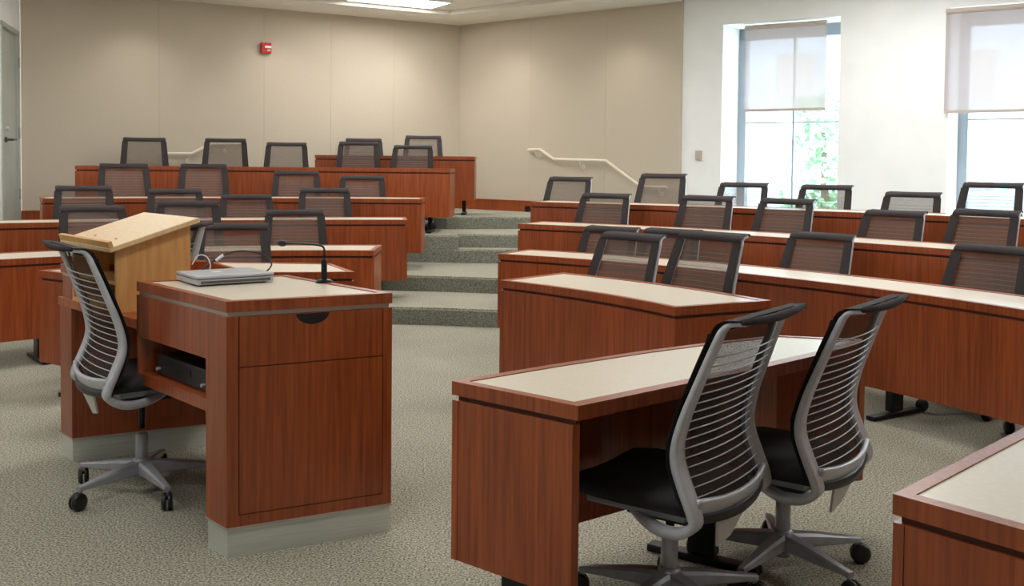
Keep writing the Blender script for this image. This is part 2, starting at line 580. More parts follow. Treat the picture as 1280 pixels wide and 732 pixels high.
cR2 = (-3.64, 1.61, 8.08); cL2 = (0.21, 0.62, 8.68); cL3 = (-0.86, 2.73, 7.62); cR3 = (-4.93, -1.27, 12.28)
cL4 = (-1.23, 2.2, 9.36); cL5 = (-0.69, 2.47, 10.28); cR0 = (-2.47, 3.04, 3.68); cR1 = (-2.86, 2.42, 5.82); cL1 = (-0.97, 4.22, 3.49)
off = lambda c, d: (c[0], c[1], c[2] + d)
r1 = circ(off(cL2, -0.22), 134, 101) + [(-1.03, 8.81), (-0.6, 8.77), (-0.14, 8.68)] + circ(off(cR2, -0.16), 62, 8)
tier('floor_tier', r1 + [(8.4, 2.9), (9.3, 3.0)] + back, 0.0, T1)
r2 = circ(off(cL3, -0.16), 138, 97) + [(-1.11, 9.93), (-0.6, 9.88), (-0.16, 9.78)] + circ(off(cR3, -0.12), 64.5, 20)
tier('floor_tier', r2 + [(8.4, 3.6), (9.2, 4.0)] + back[:-1] + [(-6.6, 8.0)], T1, T2)
# half step on the aisle, then the back tiers
tier('floor_tier', [(-0.66, 11.25), (0.30, 11.25), (0.30, 11.62), (-0.66, 11.62)], T2, TH)
r3 = circ(off(cL4, -0.14), 122, 94) + [(-0.92, 11.27), (-0.6, 11.27), (-0.6, 11.52), (0.0, 11.5), (0.31, 11.5), (0.31, 13.9), (-0.78, 14.75), (-5.75, 11.8), (-5.72, 10.6)]
tier('floor_tier', r3, T2, T4)
r5 = [(-2.95, 13.5), (-2.95, 12.45), (-1.8, 12.48), (-0.8, 12.34), (0.0, 12.5), (0.34, 12.55), (0.34, 13.9), (-0.78, 14.75)]
tier('floor_tier', r5, T4, T5)

# wood base along the beige walls
def base_board(name, a, b, z0, z1):
    bm = wall_slab(a, b, z0, z1, 0.03, -0.03)
    wall_slab(a, b, z1, z1 + 0.012, 0.036, -0.036, bm)
    return tag(link(name, bm, M['wood']), kind='structure')


base_board('baseboard_right', K, K + d2 * 1.55, T5, 0.90)
base_board('baseboard_back', KL + d1 * 3.3, K, T5, 0.90)
base_board('baseboard_left', KL, KL + d1 * 3.3, T4, 0.80)
ob = empty('wall_outlet', (0.13, 13.88, 0.82), math.radians(-40), label='small dark power outlet on the wooden baseboard at the aisle top', cat='outlet')
pt = K + d2 * 1.32 + n2 * 0.04
ob.location = (pt.x, pt.y, 0.80)
link('cover_plate', box((0, 0, 0), (0.085, 0.012, 0.085), 0, 0.002), M['black'], ob)
link('socket', box((0, -0.007, 0.0), (0.04, 0.004, 0.055)), M['blackmetal'], ob)


# ------------------------------------------------------------ curved desks
def desk(front, backp, z, name, label, legs=(), rim=0.035, kb=None, group=None, panel=0.555):
    """front: panel-side polyline (faces the speaker), backp: user-side polyline"""
    n = len(front)
    mid = Vector(front[n // 2])
    org = Vector((mid.x, mid.y))
    F = [Vector(p) - org for p in front]; B = [Vector(p) - org for p in backp]
    root = empty(name, (org.x, org.y, z), 0, label=label, cat='desk', group=group)
    T = 0.74
    dd = [(b - f).normalized() for f, b in zip(F, B)]
    eF = (F[1] - F[0]).normalized(); eL = (F[-1] - F[-2]).normalized()
    D = [(b - f).length for f, b in zip(F, B)]
    # laminate inset
    Fi = [f + d * rim for f, d in zip(F, dd)]; Bi = [b - d * 0.045 for b, d in zip(B, dd)]
    Fi[0] += eF * rim; Bi[0] += (B[1] - B[0]).normalized() * rim
    Fi[-1] -= eL * rim; Bi[-1] -= (B[-1] - B[-2]).normalized() * rim
    link('laminate_top', strip_solid(Fi, Bi, T - 0.03, T - 0.003), M['laminate'], root)
    # wooden rim: front, back and two ends
    r = strip_solid(F, Fi, T - 0.042, T)
    strip_solid(Bi, B, T - 0.042, T, r)
    strip_solid([F[0], B[0]], [Fi[0], Bi[0]], T - 0.042, T, r)
    strip_solid([F[-1], B[-1]], [Fi[-1], Bi[-1]], T - 0.042, T, r)
    link('edge_rim', r, M['woodedge'] if False else M['wood'], root)
    # recessed reveal under the rim
    f1 = [f + d * 0.014 for f, d in zip(F, dd)]; f2 = [f + d * 0.03 for f, d in zip(F, dd)]
    f1[0] += eF * 0.014; f2[0] += eF * 0.014; f1[-1] -= eL * 0.014; f2[-1] -= eL * 0.014
    link('shadow_reveal', strip_solid(f1, f2, T - 0.058, T - 0.042), M['groove'], root)
    # modesty panel
    g1 = [f + d * 0.002 for f, d in zip(F, dd)]; g2 = [f + d * 0.026 for f, d in zip(F, dd)]
    link('front_panel', strip_solid(g1, g2, T - panel, T - 0.058), M['wood'], root)
    for k, e in ((0, eF), (-1, -eL)):
        a = F[k] + dd[k] * 0.0265; b = B[k] - dd[k] * 0.02
        link('end_panel', strip_solid([a + e * 0.002, b + e * 0.002], [a + e * 0.03, b + e * 0.03], T - panel, T - 0.058), M['wood'], root)
        link('end_reveal', strip_solid([a + e * 0.014, b + e * 0.014], [a + e * 0.024, b + e * 0.024], T - 0.058, T - 0.042), M['groove'], root)
    # black legs with a flat foot
    for s in legs:
        t = s * (n - 1); j = min(int(t), n - 2); u = t - j
        f = F[j].lerp(F[j + 1], u); d = dd[j].lerp(dd[j + 1], u).normalized()
        c = f + d * 0.20
        ang = math.atan2(d.y, d.x)
        lg = link('leg', box((c.x, c.y, (T - 0.05) / 2 + 0.015), (0.10, 0.045, T - 0.09), ang), M['blackmetal'], root)
        link('foot', box((c.x, c.y, 0.014), (0.42, 0.06, 0.026), ang, 0.006), M['blackmetal'], lg)
    return root


def row(c, a0, a1, z, label, depth=0.5, n=20, legs=(0.06, 0.35, 0.65, 0.94), name='curved_desk', panel=0.555):
    return desk(circ(c, a0, a1, n), circ(off(c, depth), a0, a1, n), z, name, label, legs, panel=panel)


row(cL1, 150, 91.3, 0, 'front curved cherry desk of the left bank, standing on the main floor', 0.55)
row(cL2, 127, 97.7, T1, 'second curved cherry desk of the left bank, one carpeted step up')
row(cL3, 117.7, 90.5, T2, 'third curved cherry desk of the left bank, two carpeted steps up')
row(cL4, 111.8, 86.8, T4, 'fourth curved cherry desk of the left bank, in front of the top one')
row(cL5, 99.9, 88.8, T5, 'short cherry desk alone on the top platform at the back', 0.45, 8, (0.1, 0.93))
row(cR1, 61.7, 14, 0, 'long front curved desk of the right bank, cream top, on the main floor', legs=(0.04, 0.6, 0.85))
row(cR2, 62.8, 20, T1, 'second long curved cherry desk of the right bank, one step up')
row(cR3, 65.4, 30, T2, 'rearmost long curved cherry desk of the right bank, under the windows')
row(cR0, 49.2, 28.1, 0, 'short curved desk in the middle, in front of the right bank, two chairs behind', 0.60, 8, (0.12, 0.88), 'short_desk')
desk([(-1.59, 6.09), (-1.28, 6.13), (-0.96, 6.19)], [(-2.02, 6.72), (-1.6, 6.72), (-1.2, 6.70)], 0, 'short_desk', 'short desk with cream top just behind the laptop counter', (0.2, 0.8))
desk([(-2.86, 6.10), (-2.66, 5.965), (-2.46, 5.83)], [(-2.48, 6.66), (-2.28, 6.53), (-2.08, 6.40)], 0, 'short_desk', 'small desk end peeking out left of the lectern pod', (0.5,))
desk([(-0.18, 3.10), (0.14, 3.375), (0.47, 3.635), (0.77, 3.84), (1.06, 4.01)], [(0.19, 2.79), (0.53, 3.085), (0.85, 3.36), (1.14, 3.63), (1.41, 3.93)], 0,
     'short_desk', 'nearest short desk in the foreground with two chairs pulled up to it', (0.045, 0.55))
desk([(0.79, 2.06), (1.07, 2.34), (1.35, 2.62), (1.65, 2.90), (1.97, 3.16)], [(1.09, 1.70), (1.36, 1.97), (1.64, 2.25), (1.92, 2.52), (2.22, 2.78)], 0,
     'short_desk', 'desk corner with cream top cut off by the lower right edge', (0.1, 0.9))


# ------------------------------------------------------------ office chairs
def hw(z):          # half distance between the rails
    return 0.244 - 0.026 * max(0, min(1, (z - 0.62) / 0.34))


PROF = [(-0.205, 0.435), (-0.178, 0.50), (-0.152, 0.57), (-0.150, 0.63), (-0.170, 0.71), (-0.200, 0.79), (-0.235, 0.88), (-0.262, 0.945)]
TOPC = [(-0.272, 0.965), (-0.292, 0.982), (-0.335, 0.988)]


def py(z):
    for (y0, z0), (y1, z1) in zip(PROF[:-1], PROF[1:]):
        if z <= z1 or (y1, z1) == PROF[-1]:
            return y0 + (y1 - y0) * (z - z0) / (z1 - z0)


def rail(s):
    P = [(0.10 * s, 0.10, 0.405), (0.15 * s, 0.04, 0.375), (0.205 * s, -0.06, 0.355), (0.235 * s, -0.15, 0.365), (0.240 * s, -0.205, 0.40)]
    P += [(hw(z) * s, y, z) for y, z in PROF] + [((hw(1) - 0.001) * s, y, z) for y, z in TOPC[:-1]] + [((hw(1) - 0.008) * s, TOPC[-1][0] - 0.0, TOPC[-1][1])]
    path = catmull(P, 4)
    n = len(path)
    W = interp([0.03, 0.034, 0.04, 0.048, 0.056, 0.062, 0.066, 0.066, 0.062, 0.056, 0.05, 0.046, 0.042, 0.037, 0.030, 0.024], n)
    T = interp([0.03, 0.03, 0.03, 0.028, 0.028, 0.026, 0.024, 0.022, 0.02, 0.018, 0.016, 0.014], n)
    return sweep(path, (s, -0.03, 0), W, T)


def back_surface(u0, u1, nu, zs, dy=0.0, extra=None):
    bm = bmesh.new()
    rows_ = []
    pts = [(py(z), z) for z in zs] + (extra or [])
    for (y, z) in pts:
        r_ = []
        for i in range(nu + 1):
            u = u0 + (u1 - u0) * i / nu
            bow = 0.022 * max(0.0, 1 - u * u) * (1 if z < 0.93 else max(0, 1 - (z - 0.93) / 0.05))
            r_.append(bm.verts.new((u * hw(z), y - bow + dy, z)))
        rows_.append(r_)
    for a, b in zip(rows_[:-1], rows_[1:]):
        for i in range(nu):
            bm.faces.new((a[i], a[i + 1], b[i + 1], b[i]))
    return bm


def wire_bm(z, bm=None, r=0.0024):
    path = [Vector((u * (hw(z) - 0.008), py(z) - 0.022 * (1 - u * u) - 0.008, z)) for u in (-1, -0.75, -0.5, -0.25, 0, 0.25, 0.5, 0.75, 1)]
    return tube(path, r, 5, bm)


def make_chair(near):
    t = empty('office_chair')
    up = []
    zs = [0.45 + 0.03 * i for i in range(17)]
    P = lambda n, b, m, p=t, s=True: link(n, b, m, p, s)
    for s in (-1, 1):
        up.append(P('back_rail', rail(s), M['silver']))
    # lower back bar
    path = catmull([(-0.235, -0.205, 0.452), (-0.12, -0.228, 0.44), (0, -0.236, 0.436), (0.12, -0.228, 0.44), (0.235, -0.205, 0.452)], 4)
    up.append(P('lower_back_bar', sweep(path, (0, -0.35, 1), interp([0.05, 0.05], len(path)), interp([0.018, 0.018], len(path))), M['silver']))
    b = sweep([p + Vector((0, 0.01, -0.035)) for p in path], (0, 0, 1), interp([0.03, 0.036, 0.03], len(path)), interp([0.03, 0.045, 0.03], len(path)))
    up.append(P('lumbar_housing', b, M['black']))
    # mesh and its dark border, top roll
    up.append(P('back_mesh', back_surface(-0.88, 0.88, 8, zs, 0.004, [(-0.262, 0.955)]), M['meshnear' if near else 'mesh']))
    bb = bmesh.new()
    for u0, u1 in ((-1.125, -0.83), (0.83, 1.125)):
        x = back_surface(u0, u1, 2, zs, 0.024, [(-0.262, 0.955)])
        me = bpy.data.meshes.new('tmp'); x.to_mesh(me); x.free(); bb.from_mesh(me); bpy.data.meshes.remove(me)
    x = back_surface(-1.09, 1.09, 8, [0.953], 0.018, [(-0.262, 0.962), (-0.276, 0.982), (-0.30, 0.995), (-0.345, 0.999)])
    me = bpy.data.meshes.new('tmp'); x.to_mesh(me); x.free(); bb.from_mesh(me); bpy.data.meshes.remove(me)
    up.append(P('mesh_border', bb, M['border']))
    up.append(P('top_roll', tube([(-0.225, -0.335, 0.994), (-0.11, -0.343, 0.989), (0, -0.346, 0.987), (0.11, -0.343, 0.989), (0.225, -0.335, 0.994)], [0.009, 0.012, 0.013, 0.012, 0.009], 10), M['border']))
    zw = [0.475 + 0.0272 * i for i in range(16)]
    if near:
        for z in zw:
            up.append(P('wire', wire_bm(z), M['silver']))
    else:
        wb = bmesh.new()
        for z in zw:
            wire_bm(z, wb, 0.0016)
        o = P('wire_array', wb, M['frame'])
        o['kind'] = 'stuff'
        up.append(o)
    # seat cushion (rounded, waterfall front)
    sb = bmesh.new()
    prof = [(-0.17, 0.455), (-0.10, 0.468), (0.02, 0.474), (0.15, 0.474), (0.23, 0.464), (0.27, 0.44)]
    g = []
    for y, z in prof:
        rr = []
        wv = 0.225 - 0.03 * max(0, (y - 0.12) / 0.15) ** 2 - 0.02 * max(0, (-y - 0.08) / 0.09)
        for u in (-1, -0.8, -0.4, 0, 0.4, 0.8, 1):
            rr.append(sb.verts.new((u * wv, y, z - 0.012 * (1 - u * u) - (0.022 if abs(u) == 1 else 0))))
        g.append(rr)
    g2 = []
    for y, z in prof:
        rr = []
        wv = 0.215 - 0.03 * max(0, (y - 0.12) / 0.15) ** 2 - 0.02 * max(0, (-y - 0.08) / 0.09)
        for u in (-1, -0.8, -0.4, 0, 0.4, 0.8, 1):
            rr.append(sb.verts.new((u * wv, y * 0.98, min(z, 0.46) - 0.055)))
        g2.append(rr)
    for G in (g, g2):
        for a, c in zip(G[:-1], G[1:]):
            for i in range(6):
                sb.faces.new((a[i], a[i + 1], c[i + 1], c[i]))
    for a, c in zip(g, g2):
        pass
    for i in range(len(prof) - 1):
        sb.faces.new((g[i][0], g[i + 1][0], g2[i + 1][0], g2[i][0])); sb.faces.new((g[i][6], g[i + 1][6], g2[i + 1][6], g2[i][6]))
    for i in range(6):
        sb.faces.new((g[0][i], g[0][i + 1], g2[0][i + 1], g2[0][i])); sb.faces.new((g[-1][i], g[-1][i + 1], g2[-1][i + 1], g2[-1][i]))
    up.append(P('seat', sb, M['seat']))
    up.append(P('seat_pan', box((0, 0.03, 0.388), (0.36, 0.34, 0.028), 0, 0.008), M['frame'], s=False))
    up.append(P('tilt_housing', box((0, 0.01, 0.352), (0.15, 0.22, 0.055), 0, 0.012), M['black'], s=False))
    up.append(P('tilt_plate', prism([(-0.13, 0), (0.10, 0), (0.03, 0.11), (-0.05, 0.125)], -0.004, 0.004), M['tag'], s=False))
    up[-1].rotation_euler = (math.radians(-72), 0, 0)
    up[-1].location = (0, -0.222, 0.40)
    up.append(P('column_upper', lathe([(0.014, 0.2), (0.014, 0.33)], 12), M['blackmetal']))
    # base
    P('column', lathe([(0.026, 0.05), (0.026, 0.245), (0.022, 0.25)], 16), M['basemetal'])
    P('hub', lathe([(0.036, 0.075), (0.04, 0.09), (0.036, 0.135), (0.03, 0.145)], 16), M['basemetal'])
    for k in range(5):
        a = math.radians(72 * k)
        d = Vector((math.cos(a), math.sin(a), 0))
        path = [d * 0.02 + Vector((0, 0, 0.105)), d * 0.12 + Vector((0, 0, 0.10)), d * 0.30 + Vector((0, 0, 0.086))]
        lb = sweep(path, (-d.y, d.x, 0), [0.062, 0.048, 0.026], [0.058, 0.046, 0.018], chamfer=0.35)
        tube([d * 0.292 + Vector((0, 0, 0.09)), d * 0.292 + Vector((0, 0, 0.06))], 0.008, 8, lb)
        lg = P('base_leg', lb, M['basemetal'], s=False)
        ang = a + random.uniform(-1, 1)
        c = d * 0.292 + Vector((math.cos(ang), math.sin(ang), 0)) * 0.012
        cb = bmesh.new()
        for s in (-1, 1):
            lathe([(0.012, s * 0.022), (0.030, s * 0.021), (0.036, s * 0.012), (0.036, s * 0.004), (0.012, s * 0.003)], 14, (c.x, c.y, 0.036), cb, 'X', ang + pi / 2)
        lathe([(0.01, -0.01), (0.014, 0), (0.014, 0.01), (0.01, 0.012)], 8, (c.x, c.y, 0.055), cb)
        P('caster', cb, M['black'], lg)
    return t, [o.name for o in up]


def copy_tree(o, parent=None):
    c = o.copy()
    C.objects.link(c)
    if parent is not None:
        c.parent = parent
    mp = [(o.name, c)]
    for ch in [x for x in bpy.data.objects if x.parent == o and x is not c]:
        mp += copy_tree(ch, c)
    return mp


proto = {}
for kind in ('near', 'far'):
    t, up = make_chair(kind == 'near')
    kids = {}
    def collect(o):
        kids[o.name] = list(o.children)
        for c in o.children:
            collect(c)
    collect(t)
    proto[kind] = dict(root=t, up=set(up), used=False, kids=kids)


def dup(o, kids, parent=None):
    c = o.copy()
    C.objects.link(c)
    if parent is not None:
        c.parent = parent
    out = [(o.name, c)]
    for k in kids[o.name]:
        out += dup(k, kids, c)
    return out


BASE = {'column', 'hub', 'base_leg'}


def place_chair(kind, x, y, z, rz, height, label, group=None, base=None):
    p = proto[kind]
    if not p['used']:
        p['used'] = True
        p['first'] = True
        items = [(o, bpy.data.objects[o]) for o in p['kids']]
        # the prototype itself is moved into place last so copies start clean
        root = p['root']
        p['late'] = (x, y, z, rz, height, label, group, base)
        return
    items = dup(p['root'], p['kids'])
    finish(p, items, x, y, z, rz, height, label, group, base)


def finish(p, items, x, y, z, rz, height, label, group, base):
    root = items[0][1]
    root.location = (x, y, z)
    root.rotation_euler = (0, 0, math.radians(rz))
    tag(root, label, 'chair', group)
    dz = height - 1.0
    for nm, o in items[1:]:
        if nm in p['up']:
            o.location.z += dz
        elif base is not None and nm.split('.')[0] in ('base_leg',):
            o.rotation_euler = (0, 0, math.radians(base - rz))
    root['label'] = label


CH = {
    'R0': [(0.55,6.11,0.000, 135.5, 0.987), (0.94,5.68,0.000, 127.8, 1.027)],
    'R1': [(0.64,7.85,0.000, 147.2, 0.918), (1.07,7.54,0.000, 142.5, 0.923), (1.93,6.75,0.000, 132.1, 0.958), (2.68,5.93,0.000, 122.6, 0.948), (2.86,5.12,0.000, 112.0, 0.950)],
    'L1': [(-3.16,7.72,0.000, -148.0, 1.048), (-2.56,8.03,0.000, -157.4, 1.081), (-1.77,8.27,0.000, -168.8, 1.005)],
    'R2': [(0.73,9.07,0.152, 149.7, 0.997), (1.53,8.54,0.152, 143.3, 1.001), (2.07,8.10,0.152, 138.7, 0.997), (2.70,7.49,0.152, 132.9, 0.934), (3.14,6.98,0.152, 128.4, 0.968)],
    'L2': [(-3.81,9.03,0.152, -154.4, 1.020), (-3.10,9.33,0.152, -159.2, 0.990), (-2.49,9.54,0.152, -163.2, 0.937), (-1.79,9.72,0.152, -167.6, 1.002)],
    'L3': [(-3.97,10.39,0.304, -158.0, 1.069), (-3.25,10.64,0.304, -163.2, 1.073), (-2.33,10.86,0.304, -169.7, 1.007), (-1.63,10.96,0.304, -174.7, 0.960)],
    'R3': [(0.50,10.45,0.304, 155.1, 0.977), (1.40,9.99,0.304, 150.7, 1.024), (2.10,9.57,0.304, 147.0, 0.950), (2.74,9.13,0.304, 143.6, 0.943), (3.34,8.65,0.304, 140.2, 0.896), (3.82,8.23,0.304, 137.3, 0.993)],
    'L4': [(-4.26,11.73,0.608, -162.4, 1.072), (-3.40,11.97,0.608, -167.5, 1.077), (-2.71,12.10,0.608, -171.5, 1.039), (-1.86,12.19,0.608, -176.4, 1.059), (-1.23,12.21,0.608, 180.0, 1.022)],
    'L5': [(-1.96,13.32,0.760, -173.3, 0.974), (-1.19,13.38,0.760, -177.3, 1.021)],
}
ordn = ['nearest the aisle', 'second from the aisle', 'third from the aisle', 'fourth from the aisle', 'fifth from the aisle', 'sixth from the aisle']
rown = {'R0': 'short middle desk', 'R1': 'front desk of the right bank', 'R2': 'second desk of the right bank', 'R3': 'rearmost right desk by the windows',
        'L1': 'front desk of the left bank', 'L2': 'second desk of the left bank', 'L3': 'third desk of the left bank', 'L4': 'fourth desk of the left bank', 'L5': 'short top desk at the back'}
place_chair('near', 0.96, 3.50, 0, 53, 0.975, 'silver-railed mesh chair at the foreground desk, the right and farther of the two', 'chairs at the foreground desk', 13)
place_chair('near', 0.51, 3.16, 0, 53, 0.985, 'silver-railed mesh chair at the foreground desk, the left and nearest of the two', 'chairs at the foreground desk', 12)
place_chair('near', -1.57, 4.28, 0, -53, 1.07, 'silver mesh-back swivel chair pulled up to the lectern pod on the left', None, -51)
place_chair('far', -1.90, 6.84, 0, 192, 0.975, 'grey mesh-back chair behind the short desk beyond the laptop', None, 30)
place_chair('far', -2.02, 5.40, 0, 68, 1.08, 'dark mesh chair turned sideways right behind the lectern', None, 10)
for rk, lst in CH.items():
    n = len(lst)
    for i, (x, y, z, rz, h) in enumerate(lst):
        k = (n - 1 - i) if rk[0] == 'L' else i
        if rk == 'R0':
            lab = 'grey mesh-back chair at the %s, the %s one' % (rown[rk], 'left' if i == 0 else 'right')
        elif rk == 'L5':
            lab = 'grey mesh-back chair at the %s, the %s one' % (rown[rk], 'left' if i == 0 else 'right')
        else:
            lab = 'grey mesh-back chair at the %s, %s' % (rown[rk], ordn[k])
        place_chair('far', x, y, z, rz + random.uniform(-3, 3), h, lab, 'student chairs at the ' + rown[rk], 55.0 if (rk == 'R1' and i == 3) else random.uniform(0, 72))
for kind in proto:
    p = proto[kind]
    items = [(k, bpy.data.objects[k]) for k in p['kids']]
    finish(p, items, *p['late'])

# ------------------------------------------------------------ the speaker's pod
Bp = Vector((-1.0, 3.54)); e1 = Vector((-0.675, 0.738)).normalized(); e2 = Vector((0.885, 0.466)).normalized()
AB, BCl = 0.786, 0.62


def pd(t, s):
    v = Bp + e1 * t + e2 * s
    return (v.x - Bp.x, v.y - Bp.y)


def pblock(t0, t1, s0, s1, z0, z1, bm=None, bevel=0.0):
    return prism([pd(t0, s0), pd(t1, s0), pd(t1, s1), pd(t0, s1)], z0, z1, bm, bevel)


# skew factor for the right-hand face: e2 is not square to e1 in the real pod, keep the parallelogram
pod = empty('speaker_pod', (Bp.x, Bp.y, 0), 0, label='cherry speaker pod with raised cream-topped counter, open bay and metal plinth', cat='desk')
W_ = M['wood']
link('laminate_top', pblock(0.035, AB - 0.03, 0.035, BCl - 0.035, 0.885, 0.914), M['laminate'], pod)
r = pblock(0, AB, 0, 0.035, 0.878, 0.917)
pblock(0, AB, BCl - 0.035, BCl, 0.878, 0.917, r); pblock(0, 0.035, 0.035, BCl - 0.035, 0.878, 0.917, r); pblock(AB - 0.03, AB, 0.035, BCl - 0.035, 0.878, 0.917, r)
link('edge_rim', r, W_, pod)
link('aluminium_reveal', pblock(0.008, AB - 0.008, 0.008, BCl - 0.008, 0.862, 0.878), M['reveal'], pod)
# right pedestal: frame with inset drawer and door on the outer face
rp = pblock(0.012, 0.16, 0, BCl, 0.11, 0.862)
link('pedestal', rp, W_, pod)
fr_ = pblock(0.0, 0.012, 0.0, 0.042, 0.11, 0.862)
pblock(0.0, 0.012, BCl - 0.035, BCl, 0.11, 0.862, fr_); pblock(0.0, 0.012, 0.042, BCl - 0.035, 0.11, 0.150, fr_)
link('face_frame', fr_, W_, pod)
dw = link('drawer', pblock(-0.001, 0.012, 0.0455, BCl - 0.0385, 0.682, 0.860), W_, pod)
link('door', pblock(-0.001, 0.012, 0.0455, BCl - 0.0385, 0.1535, 0.678), W_, pod)
hm = [(0.0, 0.0)]
hc = bmesh.new()
cs = 0.31
arc = [(cs + 0.062 * math.cos(a * pi / 10 + pi), 0.859 + 0.040 * math.sin(a * pi / 10 + pi)) for a in range(11)]
for tt in (-0.003, 0.002):
    pass
v0 = [hc.verts.new((*pd(-0.0025, s), z)) for s, z in arc]
v1 = [hc.verts.new((*pd(0.003, s), z)) for s, z in arc]
hc.faces.new(v0); hc.faces.new(v1)
for i in range(len(arc)):
    j = (i + 1) % len(arc)
    hc.faces.new((v0[i], v0[j], v1[j], v1[i]))
link('finger_pull', hc, M['black'], dw)
pl = pblock(0.004, 0.158, 0.006, BCl - 0.004, 0.0, 0.104)
link('plinth', pl, M['steel'], pod)
link('plinth_lip', pblock(-0.004, 0.164, -0.002, BCl + 0.003, 0.104, 0.11), M['reveal'], pod)
# equipment bay under the counter (open towards the chair)
link('bay_fascia', pblock(0.16, AB, 0, 0.02, 0.693, 0.862), W_, pod)
link('bay_shelf', pblock(0.16, AB, 0, 0.50, 0.50, 0.545), W_, pod)
bs = pblock(AB - 0.02, AB, 0, BCl, 0.545, 0.862)
link('bay_side', bs, W_, pod)
link('bay_back', pblock(0.16, AB - 0.02, 0.48, 0.50, 0.545, 0.862), W_, pod)
link('back_panel', pblock(0.16, 1.54, BCl - 0.02, BCl, 0.11, 0.72), W_, pod)
# lower worktop between the counter and the left pedestal
link('worktop', pblock(AB, 1.71, -0.005, BCl, 0.722, 0.76), M['woodedge'], pod)
lpb = link('left_pedestal', pblock(1.545, 1.695, 0, BCl, 0.11, 0.722), W_, pod)
gi = pblock(1.541, 1.546, 0.06, BCl - 0.06, 0.16, 0.66)
link('inset_panel', gi, W_, lpb)
link('left_plinth', pblock(1.549, 1.69, 0.004, BCl - 0.004, 0.0, 0.104), M['steel'], pod)
link('left_plinth_lip', pblock(1.541, 1.698, -0.002, BCl + 0.002, 0.104, 0.11), M['reveal'], pod)
link('upper_box', pblock(1.57, 1.695, 0.012, BCl, 0.76, 0.862), W_, pod)
link('upper_box_top', pblock(1.555, 1.70, 0.004, BCl, 0.878, 0.917), W_, pod)
link('upper_box_reveal', pblock(1.575, 1.695, 0.012, BCl - 0.01, 0.862, 0.878), M['reveal'], pod)
# device in the bay
p = Bp + e1 * 0.465 + e2 * 0.035
dv = empty('media_player', (p.x, p.y, 0.545), math.atan2(-e1.y, -e1.x), label='black rack media player lying in the open bay of the pod', cat='electronics')
link('chassis', box((0, 0.17, 0.045), (0.45, 0.30, 0.075), 0, 0.003), M['dark_device'], dv)
link('front_panel', box((0, 0.014, 0.045), (0.46, 0.012, 0.082), 0, 0.003), M['dark_device'], dv)
for fx in (-0.15, 0.15):
    link('foot', box((fx, 0.1, 0.004), (0.03, 0.03, 0.008)), M['black'], dv)
link('display', box((0.02, 0.007, 0.052), (0.13, 0.004, 0.026)), M['black'], dv)
for fx in (-0.20, 0.20):
    link('knob', lathe([(0.007, -0.012), (0.007, 0.004)], 10, (fx, 0.004, 0.028), None, 'X', pi / 2), M['silver'], dv)

# ------------------------------------------------------------ lectern on the worktop
lp_ = Bp + e1 * 1.0
lec = empty('tabletop_lectern', (lp_.x, lp_.y, 0.76), math.atan2(-e1.y, -e1.x), label='pale maple tabletop lectern with slanted reading top on the pod', cat='lectern')
# local: +x runs back towards the right counter, -x to the left, +y (e2) away from the chair
ax = Vector((-e1.x, -e1.y)); ay = Vector((-ax.y, ax.x))
k_ = 0.33


def side(x0, x1):
    bm = bmesh.new()
    pr = [(0, 0), (k_, 0), (k_, 0.365), (0, 0.268)]
    a = [bm.verts.new((x0, y, z)) for y, z in pr]; b = [bm.verts.new((x1, y, z)) for y, z in pr]
    bm.faces.new(a); bm.faces.new(b)
    for i in range(4):
        bm.faces.new((a[i], a[(i + 1) % 4], b[(i + 1) % 4], b[i]))
    return bm


link('side_panel', side(-0.018, 0), M['maple'], lec)
link('side_panel', side(-0.53, -0.512), M['maple'], lec)
link('back_board', box((-0.265, k_ - 0.009, 0.178), (0.494, 0.018, 0.356)), M['maple'], lec)
link('inner_shelf', box((-0.265, 0.15, 0.12), (0.494, 0.26, 0.016)), M['maple'], lec)
link('bottom_board', box((-0.265, 0.155, 0.009), (0.494, 0.31, 0.018)), M['maple'], lec)
tb = bmesh.new()
bxf(tb, (-0.265, k_ / 2, 0), (0.60, k_ + 0.085, 0.022))
bmesh.ops.bevel(tb, geom=tb.edges[:], offset=0.003, segments=1, affect='EDGES')
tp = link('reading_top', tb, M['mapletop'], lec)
sl = math.atan2(0.097, k_)
tp.rotation_euler = (sl, 0, 0)
tp.location = (0, 0.0, 0.283)
tl = link('book_stop', box((-0.265, -0.032, 0.014), (0.60, 0.018, 0.045), 0, 0.002), M['maple'], tp)
for fx in (-0.36, -0.12):
    link('screw_cap', lathe([(0.006, 0.0), (0.006, 0.003)], 8, (fx, 0.05, 0.011)), M['frame'], tp)

# ------------------------------------------------------------ laptop, microphone, cables
lt = empty('laptop', (-1.235, 3.965, 0.914), math.atan2(0.60, 0.80), label='closed silver laptop lying on the cream counter of the pod', cat='laptop')
link('base', box((0.16, 0.125, 0.0165), (0.32, 0.25, 0.021), 0, 0.005), M['laptop'], lt)
link('port_strip', box((0.16, 0.0, 0.016), (0.29, 0.004, 0.010)), M['laptop_dark'], lt)
link('side_port', box((0.321, 0.06, 0.017), (0.004, 0.06, 0.012)), M['black'], lt)
link('hinge_gap', box((0.16, 0.125, 0.0285), (0.312, 0.242, 0.003)), M['laptop_dark'], lt)
ld_ = link('lid', box((0.16, 0.125, 0.0355), (0.322, 0.252, 0.011), 0, 0.004), M['laptop'], lt)
link('round_logo', lathe([(0.022, 0.0), (0.022, 0.0012)], 20, (0.13, 0.14, 0.0408)), M['white_plastic'], ld_)
for fx, fy in ((0.03, 0.03), (0.29, 0.03), (0.03, 0.22), (0.29, 0.22)):
    link('rubber_foot', lathe([(0.008, 0.0), (0.008, 0.006)], 8, (fx, fy, 0.0)), M['black'], lt)

